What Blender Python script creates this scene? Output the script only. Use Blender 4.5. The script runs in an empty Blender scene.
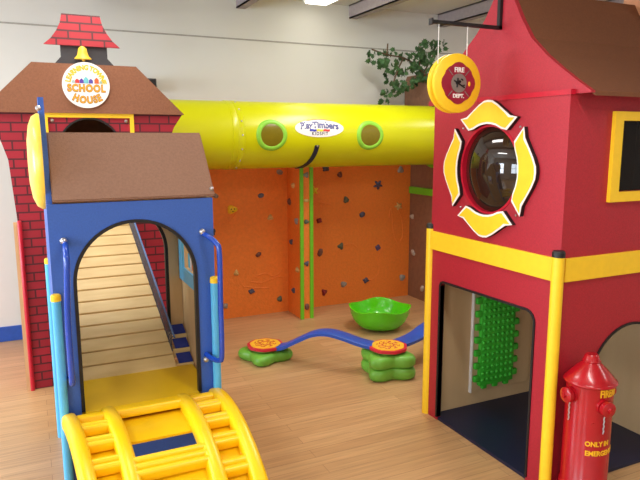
import bpy, bmesh, math, random
from mathutils import Vector, Matrix
from mathutils.geometry import tessellate_polygon
random.seed(7)
PI = math.pi
sc = bpy.context.scene
COL = sc.collection

# ------------------------------------------------------------------ helpers
def lin(c):
    c = c / 255.0
    return c / 12.92 if c <= 0.04045 else ((c + 0.055) / 1.055) ** 2.4
def rgb(r, g, b): return (lin(r), lin(g), lin(b), 1.0)

def nodes_of(name):
    m = bpy.data.materials.new(name); m.use_nodes = True
    nt = m.node_tree
    return m, nt, nt.nodes['Principled BSDF']

def mat(name, col, rough=0.5, var=0.08, scale=30.0, bump=0.0, bscale=None, spec=0.5, metal=0.0, coat=0.0):
    """plain material whose colour wanders a little with a noise texture"""
    m, nt, bs = nodes_of(name)
    N = nt.nodes; L = nt.links
    tc = N.new('ShaderNodeTexCoord'); no = N.new('ShaderNodeTexNoise')
    no.inputs['Scale'].default_value = scale; no.inputs['Detail'].default_value = 3
    L.new(tc.outputs['Object'], no.inputs['Vector'])
    rp = N.new('ShaderNodeValToRGB')
    c = rgb(*col)
    rp.color_ramp.elements[0].position = 0.3; rp.color_ramp.elements[1].position = 0.7
    rp.color_ramp.elements[0].color = tuple(x * (1 - var) for x in c[:3]) + (1,)
    rp.color_ramp.elements[1].color = tuple(min(1, x * (1 + var)) for x in c[:3]) + (1,)
    L.new(no.outputs['Fac'], rp.inputs['Fac']); L.new(rp.outputs['Color'], bs.inputs['Base Color'])
    bs.inputs['Roughness'].default_value = rough
    bs.inputs['Specular IOR Level'].default_value = spec
    bs.inputs['Metallic'].default_value = metal
    bs.inputs['Coat Weight'].default_value = coat
    if bump:
        n2 = N.new('ShaderNodeTexNoise'); n2.inputs['Scale'].default_value = bscale or scale
        n2.inputs['Detail'].default_value = 2
        L.new(tc.outputs['Object'], n2.inputs['Vector'])
        bp = N.new('ShaderNodeBump'); bp.inputs['Strength'].default_value = bump; bp.inputs['Distance'].default_value = 0.01
        L.new(n2.outputs['Fac'], bp.inputs['Height']); L.new(bp.outputs['Normal'], bs.inputs['Normal'])
    return m

def brick_mat(name, c1, c2, mortar, bw, bh, ms, axes='xz', rough=0.6, off=0.5, offset=(0, 0), bias=0.0, grain=None):
    m, nt, bs = nodes_of(name); N = nt.nodes; L = nt.links
    tc = N.new('ShaderNodeTexCoord'); sp = N.new('ShaderNodeSeparateXYZ'); cb = N.new('ShaderNodeCombineXYZ')
    L.new(tc.outputs['Object'], sp.inputs[0])
    for k, a in enumerate(axes):
        ad = N.new('ShaderNodeMath'); ad.operation = 'ADD'; ad.inputs[1].default_value = offset[k]
        L.new(sp.outputs['XYZ'.index(a.upper())], ad.inputs[0]); L.new(ad.outputs[0], cb.inputs[k])
    b = N.new('ShaderNodeTexBrick'); b.offset = off; b.inputs['Scale'].default_value = 1.0
    b.inputs['Brick Width'].default_value = bw; b.inputs['Row Height'].default_value = bh
    b.inputs['Mortar Size'].default_value = ms; b.inputs['Mortar Smooth'].default_value = 0.1
    b.inputs['Bias'].default_value = bias
    b.inputs['Color1'].default_value = rgb(*c1); b.inputs['Color2'].default_value = rgb(*c2); b.inputs['Mortar'].default_value = rgb(*mortar)
    L.new(cb.outputs[0], b.inputs['Vector'])
    out = b.outputs['Color']
    if grain:
        mp = N.new('ShaderNodeMapping'); mp.inputs['Scale'].default_value = grain
        L.new(tc.outputs['Object'], mp.inputs['Vector'])
        no = N.new('ShaderNodeTexNoise'); no.inputs['Scale'].default_value = 1.0; no.inputs['Detail'].default_value = 4
        L.new(mp.outputs[0], no.inputs['Vector'])
        mr = N.new('ShaderNodeMapRange'); mr.inputs[1].default_value = 0.3; mr.inputs[2].default_value = 0.7
        mr.inputs[3].default_value = 0.84; mr.inputs[4].default_value = 1.12
        L.new(no.outputs['Fac'], mr.inputs[0])
        mx = N.new('ShaderNodeMix'); mx.data_type = 'RGBA'; mx.blend_type = 'MULTIPLY'; mx.inputs[0].default_value = 1.0
        L.new(out, mx.inputs[6]); L.new(mr.outputs[0], mx.inputs[7]); out = mx.outputs[2]
    L.new(out, bs.inputs['Base Color']); bs.inputs['Roughness'].default_value = rough
    return m

def grain_mat(name, c1, c2, scale, rough=0.5):
    m, nt, bs = nodes_of(name); N = nt.nodes; L = nt.links
    tc = N.new('ShaderNodeTexCoord'); mp = N.new('ShaderNodeMapping'); mp.inputs['Scale'].default_value = scale
    L.new(tc.outputs['Object'], mp.inputs['Vector'])
    no = N.new('ShaderNodeTexNoise'); no.inputs['Scale'].default_value = 1; no.inputs['Detail'].default_value = 5
    L.new(mp.outputs[0], no.inputs['Vector'])
    rp = N.new('ShaderNodeValToRGB'); rp.color_ramp.elements[0].position = 0.3; rp.color_ramp.elements[1].position = 0.7
    rp.color_ramp.elements[0].color = rgb(*c1); rp.color_ramp.elements[1].color = rgb(*c2)
    L.new(no.outputs['Fac'], rp.inputs[0]); L.new(rp.outputs[0], bs.inputs['Base Color'])
    bs.inputs['Roughness'].default_value = rough
    return m

def emit_mat(name, col, s):
    m, nt, bs = nodes_of(name)
    bs.inputs['Base Color'].default_value = rgb(*col)
    bs.inputs['Emission Color'].default_value = rgb(*col); bs.inputs['Emission Strength'].default_value = s
    return m

# ---- mesh building
def new(): return bmesh.new()

def box(bm, lo, hi, bev=0.0, seg=2):
    lo = Vector(lo); hi = Vector(hi)
    r = bmesh.ops.create_cube(bm, size=1.0)
    vs = r['verts']; c = (lo + hi) / 2; d = hi - lo
    for v in vs: v.co = Vector((v.co.x * d.x, v.co.y * d.y, v.co.z * d.z)) + c
    if bev:
        es = list({e for v in vs for e in v.link_edges})
        bmesh.ops.bevel(bm, geom=es, offset=bev, segments=seg, affect='EDGES', profile=0.5)

def panel(bm, axis, loops, p0, p1):
    """flat panel with thickness: loops[0] is the outline, the rest are holes; 2D coords are the two other axes in order"""
    def P(q, p):
        return {'X': (p, q[0], q[1]), 'Y': (q[0], p, q[1]), 'Z': (q[0], q[1], p)}[axis]
    flat = [q for l in loops for q in l]
    tris = tessellate_polygon([[Vector((q[0], q[1], 0)) for q in l] for l in loops])
    a = [bm.verts.new(P(q, p0)) for q in flat]; b = [bm.verts.new(P(q, p1)) for q in flat]
    for t in tris:
        for vs in ([a[i] for i in t], [b[i] for i in reversed(t)]):
            try: bm.faces.new(vs)
            except ValueError: pass
    k = 0
    for l in loops:
        n = len(l)
        for i in range(n):
            j = (i + 1) % n
            try: bm.faces.new((a[k + i], a[k + j], b[k + j], b[k + i]))
            except ValueError: pass
        k += n

def tube(bm, pts, r, seg=10, closed=False, cap=True, flat=None):
    pts = [Vector(p) for p in pts]; n = len(pts); rings = []
    up = None
    for i in range(n):
        if closed: t = pts[(i + 1) % n] - pts[i - 1]
        else: t = pts[min(i + 1, n - 1)] - pts[max(i - 1, 0)]
        t.normalize()
        if up is None:
            up = Vector((0, 0, 1)) if abs(t.z) < 0.9 else Vector((1, 0, 0))
        u = (up - t * up.dot(t)).normalized(); w = t.cross(u); up = u
        rr = r[i] if isinstance(r, (list, tuple)) else r
        rings.append([bm.verts.new(pts[i] + (u * math.cos(2 * PI * k / seg) + w * math.sin(2 * PI * k / seg)) * rr) for k in range(seg)])
    m = n if closed else n - 1
    for i in range(m):
        A = rings[i]; B = rings[(i + 1) % n]
        for k in range(seg): bm.faces.new((A[k], A[(k + 1) % seg], B[(k + 1) % seg], B[k]))
    if cap and not closed:
        bm.faces.new(rings[0][::-1]); bm.faces.new(rings[-1])

def lathe(bm, prof, c=(0, 0, 0), seg=32, axis='Z', sx=1, sy=1):
    """prof: list of (radius, height)"""
    c = Vector(c); rings = []
    def P(r, h, a):
        x, y = r * math.cos(a) * sx, r * math.sin(a) * sy
        return c + Vector({'Z': (x, y, h), 'Y': (x, h, y), 'X': (h, x, y)}[axis])
    for r, h in prof:
        if r < 1e-6: rings.append([bm.verts.new(P(0, h, 0))])
        else: rings.append([bm.verts.new(P(r, h, 2 * PI * k / seg)) for k in range(seg)])
    for A, B in zip(rings, rings[1:]):
        for k in range(seg):
            k2 = (k + 1) % seg
            if len(A) == 1 and len(B) == 1: continue
            if len(A) == 1: f = (A[0], B[k2], B[k])
            elif len(B) == 1: f = (A[k], A[k2], B[0])
            else: f = (A[k], A[k2], B[k2], B[k])
            bm.faces.new(f)
    if len(rings[0]) > 1 and prof[0][0] > 1e-6 and prof[0] != prof[-1]: bm.faces.new(rings[0][::-1])
    if len(rings[-1]) > 1 and prof[0] != prof[-1]: bm.faces.new(rings[-1])

def ball(bm, c, r, seg=16, sc_=(1, 1, 1)):
    q = bmesh.ops.create_uvsphere(bm, u_segments=seg, v_segments=max(6, seg // 2), radius=r)
    for v in q['verts']: v.co = Vector((v.co.x * sc_[0], v.co.y * sc_[1], v.co.z * sc_[2])) + Vector(c)

def arc(cx, cy, r, a0, a1, n, ry=None):
    ry = ry or r
    return [(cx + r * math.cos(a0 + (a1 - a0) * i / n), cy + ry * math.sin(a0 + (a1 - a0) * i / n)) for i in range(n + 1)]

def obj(name, bm, m, parent=None, smooth=False, label=None):
    bmesh.ops.recalc_face_normals(bm, faces=bm.faces)
    me = bpy.data.meshes.new(name)
    root = parent
    while root is not None and root.parent is not None: root = root.parent
    if root is not None:
        off = root.location
        for v in bm.verts: v.co -= off
    bm.to_mesh(me); bm.free()
    if smooth:
        me.polygons.foreach_set('use_smooth', [True] * len(me.polygons))
        try: me.set_sharp_from_angle(angle=math.radians(40))
        except Exception: pass
    o = bpy.data.objects.new(name, me); COL.objects.link(o)
    if m: me.materials.append(m)
    if parent is not None: o.parent = parent
    if label: o['label'] = label
    return o

def thing(name, label, cat, loc, group=None):
    o = bpy.data.objects.new(name, None); COL.objects.link(o); o.location = loc
    o.empty_display_size = 0.1
    o['label'] = label; o['category'] = cat
    if group: o['group'] = group
    return o
def tag(o, label, cat, group=None, kind=None):
    o['label'] = label; o['category'] = cat
    if group: o['group'] = group
    if kind: o['kind'] = kind
    return o
def origin(o, loc):
    """move a one-mesh thing's origin to its base"""
    loc = Vector(loc); o.data.transform(Matrix.Translation(-loc)); o.location = loc
    return o
def struct(name, bm, m, label=None):
    o = obj(name, bm, m); o['kind'] = 'structure'
    if label: o['label'] = label
    return o

def text_bm(s, size, place, ext=0.002, bold=0.0, sx=1.0, spacing=1.0):
    """lettering as a bmesh; place(x, y, z) maps flat text coordinates to the world (text is centred)"""
    cu = bpy.data.curves.new('txt', 'FONT'); cu.body = s; cu.size = size; cu.align_x = 'CENTER'; cu.align_y = 'CENTER'
    cu.extrude = ext; cu.offset = bold; cu.space_character = spacing; cu.resolution_u = 3
    o = bpy.data.objects.new('txt', cu); COL.objects.link(o)
    dg = bpy.context.evaluated_depsgraph_get(); dg.update()
    me = bpy.data.meshes.new_from_object(o.evaluated_get(dg))
    bm = new(); bm.from_mesh(me)
    bpy.data.objects.remove(o); bpy.data.curves.remove(cu); bpy.data.meshes.remove(me)
    for v in bm.verts: v.co = Vector(place(v.co.x * sx, v.co.y, v.co.z))
    return bm

def spline(keys, n=8):
    """Catmull-Rom through the key points"""
    K = [Vector(k) for k in keys]; out = []
    for i in range(len(K) - 1):
        p0 = K[max(i - 1, 0)]; p1 = K[i]; p2 = K[i + 1]; p3 = K[min(i + 2, len(K) - 1)]
        for j in range(n):
            t = j / n
            out.append(0.5 * ((2 * p1) + (p2 - p0) * t + (2 * p0 - 5 * p1 + 4 * p2 - p3) * t * t + (3 * p1 - p0 - 3 * p2 + p3) * t ** 3))
    out.append(K[-1]); return out

# ------------------------------------------------------------------ materials
M = {}
M['wall'] = mat('wall_paint', (220, 221, 216), 0.75, 0.015, 3)
M['ceil'] = mat('ceiling_paint', (208, 208, 204), 0.8, 0.02, 3)
M['seam'] = mat('seam_grey', (168, 166, 158), 0.8)
M['blue_base'] = mat('baseboard_blue', (38, 84, 176), 0.5)
M['beam'] = mat('beam_paint', (150, 138, 138), 0.6)
M['floor'] = brick_mat('oak_laminate', (204, 163, 116), (189, 147, 102), (152, 113, 76), 1.3, 0.085, 0.0012, 'xy', 0.36, 0.37, grain=(3.0, 60, 1))
M['window_white'] = mat('window_white', (235, 235, 235), 0.5)
M['red'] = mat('speckled_red_laminate', (172, 32, 48), 0.5, 0.12, 160, 0.12, 220)
M['smoke_flat'] = mat('dark_acrylic', (24, 19, 18), 0.08, 0.0, spec=0.12)
M['ring_green'] = mat('ring_green', (142, 212, 62), 0.4, 0.04)
M['red_post'] = mat('red_enamel', (190, 22, 48), 0.3)
M['yellow'] = mat('yellow_board', (252, 208, 40), 0.45, 0.03)
M['yellow_plastic'] = mat('yellow_plastic', (252, 204, 14), 0.32, 0.03, 8)
M['tube_yellow'] = mat('lemon_plastic', (206, 210, 6), 0.30, 0.03, 4)
M['white'] = mat('white_board', (245, 244, 240), 0.45, 0.01)
M['black'] = mat('black_edging', (22, 20, 22), 0.5)
M['dark'] = mat('charcoal_board', (58, 55, 58), 0.6)
M['brown'] = mat('brown_carpet_roof', (140, 92, 66), 0.85, 0.10, 90, 0.25, 180)
M['tan_roof'] = mat('tan_brown_carpet_roof', (146, 110, 90), 0.85, 0.08, 90, 0.25, 180)
M['fire_roof'] = mat('dark_brown_carpet_roof', (116, 70, 42), 0.85, 0.08, 90, 0.2, 180)
M['ply'] = grain_mat('birch_plywood', (222, 190, 142), (204, 168, 118), (14, 14, 2.2), 0.5)
M['ply2'] = grain_mat('plywood_panel', (200, 172, 132), (184, 154, 114), (5, 5, 1.0), 0.5)
M['ramp'] = grain_mat('pale_plywood', (236, 206, 146), (222, 190, 128), (4, 22, 22), 0.45)
M['blue'] = mat('blue_laminate', (56, 98, 184), 0.5, 0.07, 120, 0.08, 200)
M['navy'] = mat('navy_mat', (22, 27, 58), 0.45, 0.06, 60)
M['pad_blue'] = mat('royal_carpet', (36, 50, 132), 0.8)
M['sky'] = mat('sky_blue_enamel', (92, 188, 238), 0.35, 0.03)
M['rail_blue'] = mat('handrail_blue', (28, 74, 186), 0.22, 0.04, coat=0.5)
M['steel'] = mat('bolt_steel', (200, 200, 205), 0.3, metal=0.9)
M['orange'] = mat('orange_textured_wall', (240, 134, 48), 0.6, 0.06, 40, 0.35, 70)
M['green'] = mat('lime_green', (112, 200, 40), 0.4, 0.04)
M['green_bowl'] = mat('bowl_green', (88, 206, 22), 0.22, 0.03, coat=0.3)
M['green_stone'] = mat('leaf_green_plastic', (110, 180, 62), 0.38, 0.05)
M['green_panel'] = mat('grass_green_foam', (52, 176, 42), 0.55, 0.05)
M['trunk'] = mat('brown_trunk_board', (136, 98, 74), 0.6, 0.12, 20, 0.2, 40)
M['smoke'] = mat('smoked_acrylic', (44, 32, 24), 0.04, 0.0, spec=0.6)
M['olive_lens'] = mat('olive_acrylic', (124, 112, 22), 0.25, 0.05)
M['hyd'] = mat('hydrant_red', (172, 14, 28), 0.25, 0.06, 12, coat=0.3)
M['letter_y'] = mat('letter_yellow', (250, 190, 30), 0.5)
M['plank'] = mat('plank_blue', (42, 82, 178), 0.42, 0.06, 60)
M['disc_red'] = mat('disc_red', (206, 40, 60), 0.45)
M['disc_yel'] = mat('disc_yellow', (246, 190, 50), 0.45)
M['maroon'] = mat('maroon_board', (150, 28, 52), 0.5)
M['grey'] = mat('emblem_grey', (128, 118, 112), 0.5)
M['net'] = mat('black_net', (34, 32, 36), 0.7)
M['cord'] = mat('white_cord', (220, 218, 214), 0.7)
M['wood_br'] = mat('branch_bark', (96, 74, 52), 0.8)
M['leaf'] = mat('leaf_green', (58, 96, 50), 0.6, 0.3, 14)
M['lamp'] = emit_mat('fluorescent_diffuser', (255, 250, 235), 5.0)
M['bubble'] = mat('bubble_yellow', (250, 214, 84), 0.3, 0.05)
M['gold'] = mat('gold_plastic', (236, 190, 60), 0.35, 0.05)
M['letter_brown'] = mat('letter_brown', (170, 92, 20), 0.5)
M['letter_lemon'] = mat('letter_lemon', (240, 190, 36), 0.5)
M['brick'] = brick_mat('painted_red_brick', (164, 26, 48), (150, 22, 42), (78, 20, 32), 0.135, 0.0585, 0.0055, 'xz', 0.55, bias=0.0)
M['brick_roof'] = brick_mat('painted_red_shingle', (182, 48, 58), (172, 42, 52), (92, 46, 50), 0.148, 0.0508, 0.006, 'xz', 0.55, offset=(0.02, -0.0155))

# ------------------------------------------------------------------ the room
XL, XR, YF, YB, ZC = -4.0, 6.6, -4.0, 5.72, 3.03
bm = new(); box(bm, (XL - .1, YF - .1, -0.1), (XR + .1, YB + .1, 0)); struct('floor', bm, M['floor'])
bm = new(); box(bm, (XL - .1, YF - .1, ZC), (XR + .1, YB + .1, ZC + .1)); struct('ceiling', bm, M['ceil'])
WB = (-0.86, -0.33, 1.2, 1.8)
bm = new(); panel(bm, 'Y', [[(XL, 0), (XR, 0), (XR, ZC), (XL, ZC)], [(WB[0], WB[2]), (WB[1], WB[2]), (WB[1], WB[3]), (WB[0], WB[3])]], YB, YB + .1); struct('wall_back', bm, M['wall'])
wins = [(-2.6, -1.0), (0.6, 2.2), (3.5, 5.1)]
bm = new(); panel(bm, 'X', [[(YF, 0), (YB, 0), (YB, ZC), (YF, ZC)]] + [[(a, .85), (b, .85), (b, 2.35), (a, 2.35)] for a, b in wins], XL - .1, XL); struct('wall_left', bm, M['wall'])
bm = new(); box(bm, (XR, YF, 0), (XR + .1, YB, ZC)); struct('wall_right', bm, M['wall'])
bm = new(); box(bm, (XL, YF - .1, 0), (XR, YF, ZC)); struct('wall_front', bm, M['wall'])
for k, (a, b) in enumerate(wins):
    bm = new()
    for lo, hi in [((a, .85), (b, .91)), ((a, 2.29), (b, 2.35)), ((a, .91), (a + .06, 2.29)), ((b - .06, .91), (b, 2.29)), (((a + b) / 2 - .03, .91), ((a + b) / 2 + .03, 2.29)), ((a + .06, 1.57), ((a + b) / 2 - .03, 1.63)), (((a + b) / 2 + .03, 1.57), (b - .06, 1.63))]:
        box(bm, (XL - .08, lo[0], lo[1]), (XL - .03, hi[0], hi[1]))
    struct('window_%d' % (k + 2), bm, M['window_white'])
bm = new()
a, b, c, d = WB
for lo, hi in [((a, c), (b, c + .05)), ((a, d - .05), (b, d)), ((a, c + .05), (a + .04, d - .05)), ((b - .04, c + .05), (b, d - .05)), (((a + b) / 2 - .04, c + .05), ((a + b) / 2 + .04, d - .05)), ((a + .04, 1.46), ((a + b) / 2 - .04, 1.56)), (((a + b) / 2 + .04, 1.46), (b - .04, 1.56))]:
    box(bm, (lo[0], YB + .02, lo[1]), (hi[0], YB + .07, hi[1]))
struct('window_1', bm, M['window_white'])
bm = new(); box(bm, (XL, YB - .015, 0), (XR, YB, .13), .004); struct('baseboard_back', bm, M['blue_base'])
bm = new(); box(bm, (XL, YB - .006, 2.626), (XR, YB, 2.638)); struct('trim_1', bm, M['seam'], 'thin grey panel seam running across the white back wall')
for k, x in enumerate((1.84, 3.02, 4.10, 5.2, .65, -.55)):
    bm = new()                                   # C-section steel purlin
    box(bm, (x, YF, 2.9), (x + .012, YB - .03, ZC)); box(bm, (x, YF, 2.9), (x + .085, YB - .03, 2.912)); box(bm, (x, YF, ZC - .012), (x + .085, YB - .03, ZC))
    o = struct('ceiling_beam', bm, M['beam'])

t = thing('ceiling_light', 'white fluorescent light fixture at ceiling near back wall, above yellow tube', 'light', (2.585, 4.9, ZC))
bm = new(); box(bm, (2.45, 4.3, 2.985), (2.70, 5.55, ZC), .006); obj('housing', bm, M['white'], t)
bm = new(); box(bm, (2.465, 4.32, 2.965), (2.685, 5.53, 2.985), .008); obj('diffuser', bm, M['lamp'], t)

# ------------------------------------------------------------------ red fire station play house
X0, X1, Y0, Y1 = 2.16, 3.13, 2.006, 3.0           # outer box
T = 0.025
fh = thing('play_firehouse', 'two-storey red play firehouse with brown roof and yellow band, at right of room', 'playhouse', ((X0 + X1) / 2, (Y0 + Y1) / 2, 0))
WY, WZ = 2.515, 1.545                             # round window centre
hole_round = [(WY + .225 * math.cos(a), WZ + .232 * math.sin(a)) for a in [2 * PI * i / 48 for i in range(48)]]
def opening_rect():
    r = .05
    return [(2.147, .02), (2.147, .872 - r)] + [(2.147 + r - r * math.cos(q), .872 - r + r * math.sin(q)) for q in (.3, .7, 1.1, 1.5)] + \
           [(2.892 - .02, .866), (2.892 - .006, .86), (2.892, .846), (2.892, .02)]
op = opening_rect()
bm = new(); panel(bm, 'X', [[(Y0, 0), (Y0, 1.91), (Y1, 1.91), (Y1, 0), (2.892, 0)] + [(y, z) for y, z in op[::-1]] + [(2.147, 0)], hole_round], X0, X0 + T)
obj('side_panel', bm, M['red'], fh, label='red panel with square doorway and round window')
def trim_from(path, axis, p0, p1, w, m, name, parent, closed=False):
    pts = [Vector((q[0], q[1])) for q in path]; n = len(pts); off = []
    for i in range(n):
        t_ = (pts[(i + 1) % n] - pts[i - 1]) if closed else (pts[min(i + 1, n - 1)] - pts[max(i - 1, 0)])
        t_.normalize(); off.append(pts[i] + Vector((-t_.y, t_.x)) * w)
    bm = new()
    def P(q, p): return {'X': (p, q[0], q[1]), 'Y': (q[0], p, q[1])}[axis]
    rings = [[bm.verts.new(P(pts[i], p0)), bm.verts.new(P(off[i], p0)), bm.verts.new(P(off[i], p1)), bm.verts.new(P(pts[i], p1))] for i in range(n)]
    for i in range(n if closed else n - 1):
        A, B = rings[i], rings[(i + 1) % n]
        for k in range(4): bm.faces.new((A[k], A[(k + 1) % 4], B[(k + 1) % 4], B[k]))
    if not closed: bm.faces.new(rings[0]); bm.faces.new(rings[-1])
    return obj(name, bm, m, parent)
trim_from(op, 'X', X0 - .006, X0 + T + .004, .012, M['black'], 'doorway_trim', fh)
# right face
acx, acz, ar = 2.67, .525, .262
arch_r = [(acx - ar, 0.02)] + arc(acx, acz, ar, PI, 0, 24) + [(acx + ar, .02)]
sq = [(2.482, 1.456), (2.79, 1.456), (2.79, 1.784), (2.482, 1.784)]
bm = new(); panel(bm, 'Y', [[(X0 + T, 0), (X0 + T, 1.91), (X1, 1.91), (X1, 0), (acx + ar, 0)] + arch_r[::-1] + [(acx - ar, 0)], sq], Y0, Y0 + T)
obj('side_panel', bm, M['red'], fh, label='red panel with arched doorway and square window')
trim_from(arch_r, 'Y', Y0 - .006, Y0 + T + .004, .012, M['black'], 'doorway_trim', fh)
# far walls: plywood inside
bm = new(); box(bm, (X0 + T, Y1 - .05, 0), (X1, Y1 - .025, 1.16)); obj('inner_wall', bm, M['ply2'], fh)
bm = new(); box(bm, (X1 - .05, Y0 + T, 0), (X1 - .025, Y1 - .05, 1.16)); obj('inner_wall', bm, M['ply2'], fh)
bm = new(); box(bm, (X0 + T, Y1 - .025, 0), (X1, Y1, 1.91)); obj('side_panel', bm, M['red'], fh)
bm = new(); box(bm, (X1 - .025, Y0 + T, 0), (X1, Y1 - .025, 1.91)); obj('side_panel', bm, M['red'], fh)
bm = new(); box(bm, (X0 + .005, Y0 + .005, 0), (X1 - .05, Y1 - .05, .018), .002); obj('floor_mat', bm, M['navy'], fh)
bm = new(); box(bm, (X0 + T, Y0 + T, 1.10), (X1 - .05, Y1 - .05, 1.14)); obj('upper_deck', bm, M['navy'], fh)
# round window
bm = new(); n = 48
ro = [(WY + .225 * math.cos(2 * PI * i / n), WZ + .232 * math.sin(2 * PI * i / n)) for i in range(n)]
ri = [(WY + .213 * math.cos(2 * PI * i / n), WZ + .220 * math.sin(2 * PI * i / n)) for i in range(n)]
panel(bm, 'X', [ro, ri], X0 - .004, X0 + .035); obj('window_rim', bm, M['red_post'], fh, smooth=True)
bm = new(); RD = .40; sg_ = RD - math.sqrt(RD * RD - .222 ** 2)
prd = [(.222 * k / 12, X0 + .030 - (math.sqrt(RD * RD - (.222 * k / 12) ** 2) - (RD - sg_))) for k in range(13)]
lathe(bm, prd, (0, WY, WZ), 48, 'X', 1, 1.03); obj('window_pane', bm, M['smoke'], fh, True, label='round domed smoked window pane')
# maltese cross petals round the window
def petal_outline(inset=0.0):
    i = inset
    pts = [(-.215 + 1.6 * i, .262 - .2 * i)]
    pts += [(-.165 + i, .272 - .9 * i), (-.12, .300 - i), (-.07, .332 - i), (-.03, .351 - i), (0, .354 - i), (.03, .351 - i), (.07, .332 - i), (.12, .300 - i), (.165 - i, .272 - .9 * i)]
    pts += [(.215 - 1.6 * i, .262 - .2 * i), (.146 - .9 * i, .200 + 1.0 * i)]
    pts += [((.233 + i) * math.sin(a), (.233 + i) * math.cos(a)) for a in [x * math.radians(34) for x in (.8, .5, .25, 0, -.25, -.5, -.8)]]
    pts += [(-.146 + .9 * i, .200 + 1.0 * i)]
    return pts
for k in range(4):
    ca, sa = math.cos(k * PI / 2), math.sin(k * PI / 2)
    def pl(i): return [(WY + x * ca - y * sa, WZ + x * sa + y * ca) for x, y in petal_outline(i)]
    bm = new(); panel(bm, 'X', [pl(0)], X0 - .022, X0); pt = obj('emblem_petal', bm, M['black'], fh, label='yellow emblem petal with white border')
    bm = new(); panel(bm, 'X', [pl(0.0005)], X0 - .025, X0 - .022); obj('petal_border', bm, M['white'], pt)
    bm = new(); panel(bm, 'X', [pl(.011)], X0 - .028, X0 - .025); obj('petal_face', bm, M['yellow'], pt)
bm = new()
bm.free()
for dy in (-1, 1):
    for dz in (-1, 1):
        bm = new(); ball(bm, (X0 - .002, WY + dy * .215, WZ + dz * .215), .006, 8); obj('screw', bm, M['steel'], fh)
# band on the two faces
bm = new(); box(bm, (X0 - .014, Y0 + .0, 1.053), (X0, Y1, 1.163), .002); obj('band', bm, M['yellow'], fh, label='yellow band')
bm = new(); box(bm, (X0 + .02, Y0 - .014, 1.053), (X1, Y0, 1.163), .002); obj('band', bm, M['yellow'], fh, label='yellow band')
# square window frame with smoked pane
bm = new(); panel(bm, 'Y', [[(2.428, 1.410), (2.84, 1.410), (2.84, 1.825), (2.428, 1.825)], sq], Y0 - .02, Y0); fr = obj('window_frame', bm, M['yellow'], fh, label='yellow square window frame')
bm = new(); box(bm, (2.472, Y0 + .026, 1.446), (2.80, Y0 + .032, 1.794)); obj('window_pane', bm, M['smoke_flat'], fr)
# posts
for k, (x, y) in enumerate(((X0 - .024, Y0 - .010), (X0 + .006, Y1 + .012), (X1 + .01, Y0 - .02))):
    bm = new(); lathe(bm, [(.028, 0), (.028, 1.175)], (x, y, 0), 20); po = obj('post', bm, M['yellow'], fh, True, label='yellow pipe post')
    bm = new(); lathe(bm, [(.0295, 1.175), (.0295, 1.196), (.024, 1.204)], (x, y, 0), 20); obj('post_cap', bm, M['black'], po, True)
# gable, roof
GY = 2.495
lp_ = [(3.10, 1.915), (3.00, 1.982), (2.89, 2.075), (2.786, 2.167), (2.682, 2.249), (2.618, 2.314), (2.561, 2.395), (2.545, 2.425)]
rp_ = [(2.445, 2.425), (2.412, 2.366), (2.355, 2.269), (2.287, 2.173), (2.187, 2.085), (2.093, 2.017), (2.005, 1.957), (1.921, 1.905)]
out = lp_ + rp_
bm = new(); panel(bm, 'X', [out + [(1.921, 1.897), (3.10, 1.897)]], X0 + .025, X0 + .05); obj('gable', bm, M['red'], fh)
bm = new(); panel(bm, 'X', [out + [(1.921, 1.897), (3.10, 1.897)]], X1 - .05, X1 - .025); obj('gable', bm, M['red'], fh)
bm = new()
inner = [(y, z - .02) for y, z in out][::-1]
panel(bm, 'X', [out + inner], X0 + .051, X1 - .02); obj('roof', bm, M['fire_roof'], fh, label='dark brown flared roof')
bm = new(); box(bm, (X0 - .006, Y0 - .006, 1.893), (X0 + .024, Y1, 1.916)); obj('ledge', bm, M['red_post'], fh)
bm = new(); box(bm, (X1 - .06, 2.36, 2.36), (X1 + .14, 2.52, 2.80), .003); cp = obj('chimney', bm, mat('chimney_tan', (188, 128, 88), 0.7), fh, label='tan box with red corner on the roof ridge')
bm = new(); box(bm, (X1 - .045, 2.335, 2.36), (X1 + .15, 2.36, 2.80), .003); obj('chimney_side', bm, M['red'], cp)
# bracket arm that carries the sign
bm = new(); box(bm, (1.765, 2.49, 2.241), (X0 + .025, 2.510, 2.257)); box(bm, (X0 + .007, 2.49, 2.242), (X0 + .025, 2.510, 2.42)); box(bm, (1.76, 2.486, 2.234), (1.768, 2.514, 2.264))
obj('sign_bracket', bm, M['black'], fh)

# hanging round sign
SX, SY, SZ, SR = 1.905, 2.500, 1.968, .140
sg = thing('hanging_sign', 'round yellow fire department sign hanging on cords from black bracket', 'sign', (SX, SY, SZ))
def discp(y0, y1): return [(0, y0), (SR - .006, y0), (SR, y0 + .005), (SR, y1 - .005), (SR - .006, y1), (0, y1)]
for y0, y1 in ((SY - .037, SY - .015), (SY + .004, SY + .026)):
    bm = new(); lathe(bm, discp(y0, y1), (SX, 0, SZ), 48, 'Y'); obj('disc', bm, M['yellow'], sg, True)
bm = new(); lathe(bm, [(SR - .03, SY - .015), (SR - .03, SY + .004)], (SX, 0, SZ), 32, 'Y'); obj('spacer', bm, M['yellow'], sg, True)
for x in (SX - .118, SX + .112):
    bm = new(); box(bm, (x - .006, SY - .013, SZ - .02), (x + .006, SY + .004, SZ + .02)); obj('spacer_block', bm, M['yellow'], sg)
bm = new(); k_ = .25
def emb(s):
    q = []
    for j in range(4):
        ca, sa = math.cos(j * PI / 2), math.sin(j * PI / 2)
        for x, y in [(-.2, .26), (-.15, .28), (-.07, .335), (0, .35), (.07, .335), (.15, .28), (.2, .26)]:
            q.append((SX + s * (x * ca + y * sa), SZ + s * (-x * sa + y * ca)))
    return q
panel(bm, 'Y', [emb(.285)], SY - .041, SY - .037); em = obj('emblem', bm, M['maroon'], sg)
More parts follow.
